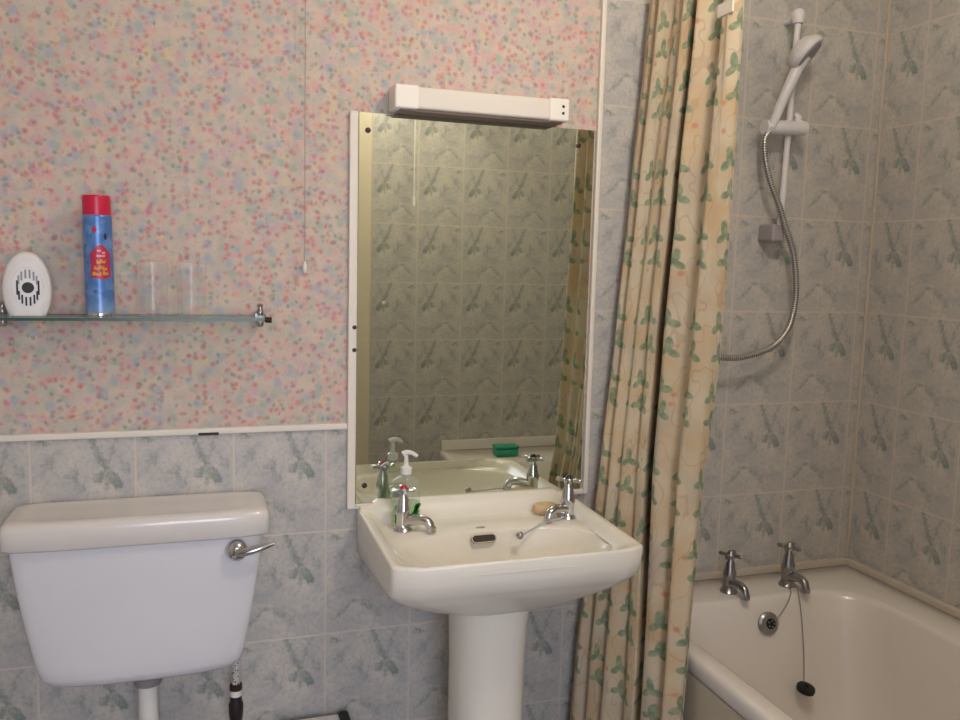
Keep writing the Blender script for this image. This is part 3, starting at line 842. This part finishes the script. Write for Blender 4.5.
finish('shower_hose', TB([Vector(p) - o0 for p in smooth_path(hp, 10)], .0078, n=16, uv=True), M_hose, t_)
finish('wall_outlet', L([(.022, 0), (.022, .006), (.012, .010), (.012, .022)], TR(.87 - o0.x, 0, 1.216 - o0.z) @ align((0, -1, 0)), 24), M_chrome, t_)

# ------------------------------------------------------------------ shower curtain
t_ = thing('shower_curtain', 'cream shower curtain printed with green ivy hanging between washbasin and bath', 'curtain', (.70, -.20, 0))
o0 = Vector((.70, -.20, 0))
def lerp(a, b, k): return a + (b - a) * k
def interp(tab, z):
    if z <= tab[0][0]: return tab[0][1:]
    for a, b in zip(tab, tab[1:]):
        if z <= b[0]:
            k = (z - a[0]) / (b[0] - a[0]); k = k * k * (3 - 2 * k) * .4 + k * .6
            return tuple(lerp(a[i], b[i], k) for i in range(1, len(a)))
    return tab[-1][1:]
#      z    left x, left y, right x, right y, gap s
TABC = [(.05, .560, -.055, .650, -.415, .66), (.45, .582, -.052, .660, -.420, .655), (.62, .598, -.048, .672, -.412, .62), (.95, .634, -.044, .702, -.384, .52),
        (1.25, .660, -.040, .716, -.400, .47), (1.6, .684, -.040, .724, -.396, .50), (1.93, .706, -.040, .728, -.392, .56), (2.08, .715, -.040, .730, -.392, .58)]
NS, NZ = 460, 150
Z0, Z1 = .06, 2.06
def cpt(s, z):
    lx, ly, rx, ry, gs = interp(TABC, z)
    P = Vector((lerp(lx, rx, s), lerp(ly, ry, s), z))
    # piecewise folds: narrow ones on the wall side, broad ones on the bath side, one deep gap between
    a = s / gs if s < gs else 1 + (s - gs) / (1 - gs)
    depth = 0
    if a < 1:
        w = sin(pi * min(1, a * 1.15)) ** .5 if a < .87 else sin(pi * min(1, .87 * 1.15)) ** .5 if a * 1.15 < 1 else 0
        w = max(0.0, min(1, a * 6)) * max(0.0, min(1, (1 - a) * 4))
        ph = .6 * sin(z * 1.7)
        depth = w * ((.010 + .005 * sin(a * 5 + z)) * sin(a * 2 * pi * 4.3 + .5 * sin(a * 7) - 1.2 + ph) + .006 * sin(a * 2 * pi * 2.1 + 1 + z))
    else:
        b = a - 1
        w = max(0.0, min(1, b * 5)) * max(0.0, min(1, (1 - b) * 6))
        depth = w * (.017 * sin(b * 2 * pi * 1.55 + .4 + .4 * sin(z * 2.1)) + .004 * sin(b * 2 * pi * 4 + z * 2))
    gap = math.exp(-abs((a - 1) / .080) ** 4)
    gap *= .095 * min(1.0, .42 + .58 * max(0, (z - .62) / .2))
    # direction of displacement: toward the room and camera (minus x)
    return P + Vector((-depth + gap, depth * .25 + gap * 1.15, 0))
ref = [cpt(i / NS, 1.2) for i in range(NS + 1)]
arc = [0]
for a, b in zip(ref, ref[1:]): arc.append(arc[-1] + (b - a).length)
def ucoord(s_, z):
    gs = lerp(interp(TABC, z)[4], .53, .75)
    return   .072 * (6 * s_ / gs) if s_ < gs else .072 * (6 + 3.7 * (s_ - gs) / (1 - gs))
bm = bmesh.new(); lay = bm.loops.layers.uv.verify()
grid = [[bm.verts.new(cpt(i / NS, lerp(Z0, Z1, j / NZ)) - o0) for i in range(NS + 1)] for j in range(NZ + 1)]
for j in range(NZ):
    for i in range(NS):
        f = bm.faces.new((grid[j][i], grid[j][i + 1], grid[j + 1][i + 1], grid[j + 1][i]))
        for l, (jj, ii) in zip(f.loops, ((j, i), (j, i + 1), (j + 1, i + 1), (j + 1, i))):
            l[lay].uv = (ucoord(ii / NS, lerp(Z0, Z1, jj / NZ)), lerp(Z0, Z1, jj / NZ))
cur = finish('curtain_cloth', bm, M_cloth, t_, True, 180)
md = cur.modifiers.new('thick', 'SOLIDIFY'); md.thickness = .0012
# small pale tab near the top front edge
pa = cpt(.90, 1.935) - o0
bm = bmesh.new(); box(bm, pa.x - .0035, pa.x + .001, pa.y - .026, pa.y + .026, pa.z - .012, pa.z + .014, .001, 2)
finish('curtain_tab', bm, M_trim, t_)
o = finish('curtain_rail', TB([(.728, -.002, 2.085), (.728, YF + .002, 2.085)], .0125, n=24), M_white)
tag(o, 'white curtain rail above the bath carrying the ivy shower curtain', 'curtain rail')

# ------------------------------------------------------------------ cords, box, ceiling lamp
t_ = thing('pull_cord', 'thin pull cord with white knob hanging in front of the floral wallpaper', 'pull cord', (-.086, -.03, ZC))
finish('cord', TB([(0, 0, -.001), (0, 0, 1.405 - ZC)], .0009, n=8), M_cord, t_)
finish('knob', L([(.002, -.014), (.0042, -.011), (.0048, -.003), (.004, .004), (.0015, .011)], TR(0, 0, 1.397 - ZC), 18), M_white, t_)
t_ = thing('light_pull_cord', 'white light pull cord with long toggle by the door wall, seen in the mirror', 'pull cord', (.525, -1.52, ZC))
finish('cord', TB([(0, 0, -.012), (0, 0, 1.675 - ZC)], .0022, n=8), M_white, t_)
finish('toggle', L([(.003, -.02), (.0065, -.016), (.0065, .014), (.003, .022)], TR(0, 0, 1.655 - ZC), 18), M_white, t_)
finish('ceiling_switch', L([(.034, 0), (.034, .02), (.028, .026)], TR(0, 0, -.0262), 28), M_white, t_)
t_ = thing('wall_hook', 'tiny white hook on the tiles beside the door frame, seen in the mirror', 'hook', (.436, YF, 1.235))
finish('hook_plate', L([(.009, 0), (.009, .003), (.007, .005)], align((0, 1, 0)), 20), M_white, t_)
finish('hook_arm', TB(smooth_path([(0, .004, 0), (0, .016, -.006), (0, .024, -.002), (0, .026, .008)], 5), .003, n=10), M_white, t_)

t_ = thing('waste_bin', 'white slim bin with black end edge on the floor between toilet and basin', 'bin', (-.10, -.075, 0))
bm = bmesh.new(); box(bm, -.11, .096, -.045, .045, 0, .355, .008, 3); finish('bin_body', bm, M_white, t_)
bm = bmesh.new(); box(bm, -.112, .094, -.048, .048, .352, .366, .005, 3); finish('bin_lid', bm, M_light_end, t_)
bm = bmesh.new(); box(bm, .092, .116, -.05, .05, 0.0, .372, .007, 3); finish('end_panel', bm, M_black, t_)

LX, LY = .50, -1.02
t_ = thing('ceiling_light', 'round glass ceiling light above the bathroom floor', 'ceiling light', (LX, LY, ZC))
finish('base', L([(.13, 0), (.13, -.02), (.12, -.025)], None, 40), M_white, t_)
m, g, b = material('lit opal glass'); b.inputs['Emission Color'].default_value = (1, .86, .66, 1); b.inputs['Emission Strength'].default_value = 3
b.inputs['Base Color'].default_value = (.9, .88, .82, 1)
finish('lamp_shade', L([(.12, -.02), (.12, -.035), (.105, -.06), (.07, -.082), (.02, -.09), (.002, -.091)], None, 40), m, t_)

def lamp(kind, name, loc, power, col, **k):
    d = bpy.data.lights.new(name, kind); d.energy = power; d.color = col
    for a, v in k.items(): setattr(d, a, v)
    o = bpy.data.objects.new(name, d); COL.objects.link(o); o.location = loc; return o
lamp('POINT', 'lamp_bulb', (LX, LY, ZC - .19), 17, (1, .89, .74), shadow_soft_size=.09)
# daylight of the hall behind the photographer, entering through the doorway
o = lamp('AREA', 'hall_daylight', (-.15, -3.2, 1.5), 27, (.80, .84, 1.0), shape='RECTANGLE', size=.9, size_y=1.3)
o.rotation_euler = Vector((.15, 2.2, -.4)).to_track_quat('-Z', 'Y').to_euler()

w = bpy.data.worlds.new('World'); S.world = w; w.use_nodes = True
w.node_tree.nodes['Background'].inputs[0].default_value = (.82, .86, 1.0, 1)
w.node_tree.nodes['Background'].inputs[1].default_value = .8

# ------------------------------------------------------------------ camera
yaw, pit, rol, FPX = .319960585, -.113982296, .0255981404, 845.029111
f = Vector((sin(yaw) * cos(pit), cos(yaw) * cos(pit), sin(pit)))
r = Vector((cos(yaw), -sin(yaw), 0)); u = r.cross(f)
r2 = r * cos(rol) + u * sin(rol); u2 = -r * sin(rol) + u * cos(rol)
Mx = Matrix(((r2.x, u2.x, -f.x), (r2.y, u2.y, -f.y), (r2.z, u2.z, -f.z))).to_4x4()
cd = bpy.data.cameras.new('Camera'); cam = bpy.data.objects.new('Camera', cd); COL.objects.link(cam)
cam.matrix_world = Matrix.Translation((-.298621266, -1.88709968, 1.41333856)) @ Mx
cd.sensor_fit = 'HORIZONTAL'; cd.sensor_width = 36; cd.lens = FPX / 960 * 36; cd.clip_start = .02
S.camera = cam
S.view_settings.view_transform = 'Standard'; S.view_settings.look = 'None'
S.view_settings.gamma = 1; S.view_settings.use_curve_mapping = False; S.view_settings.exposure = 0.1
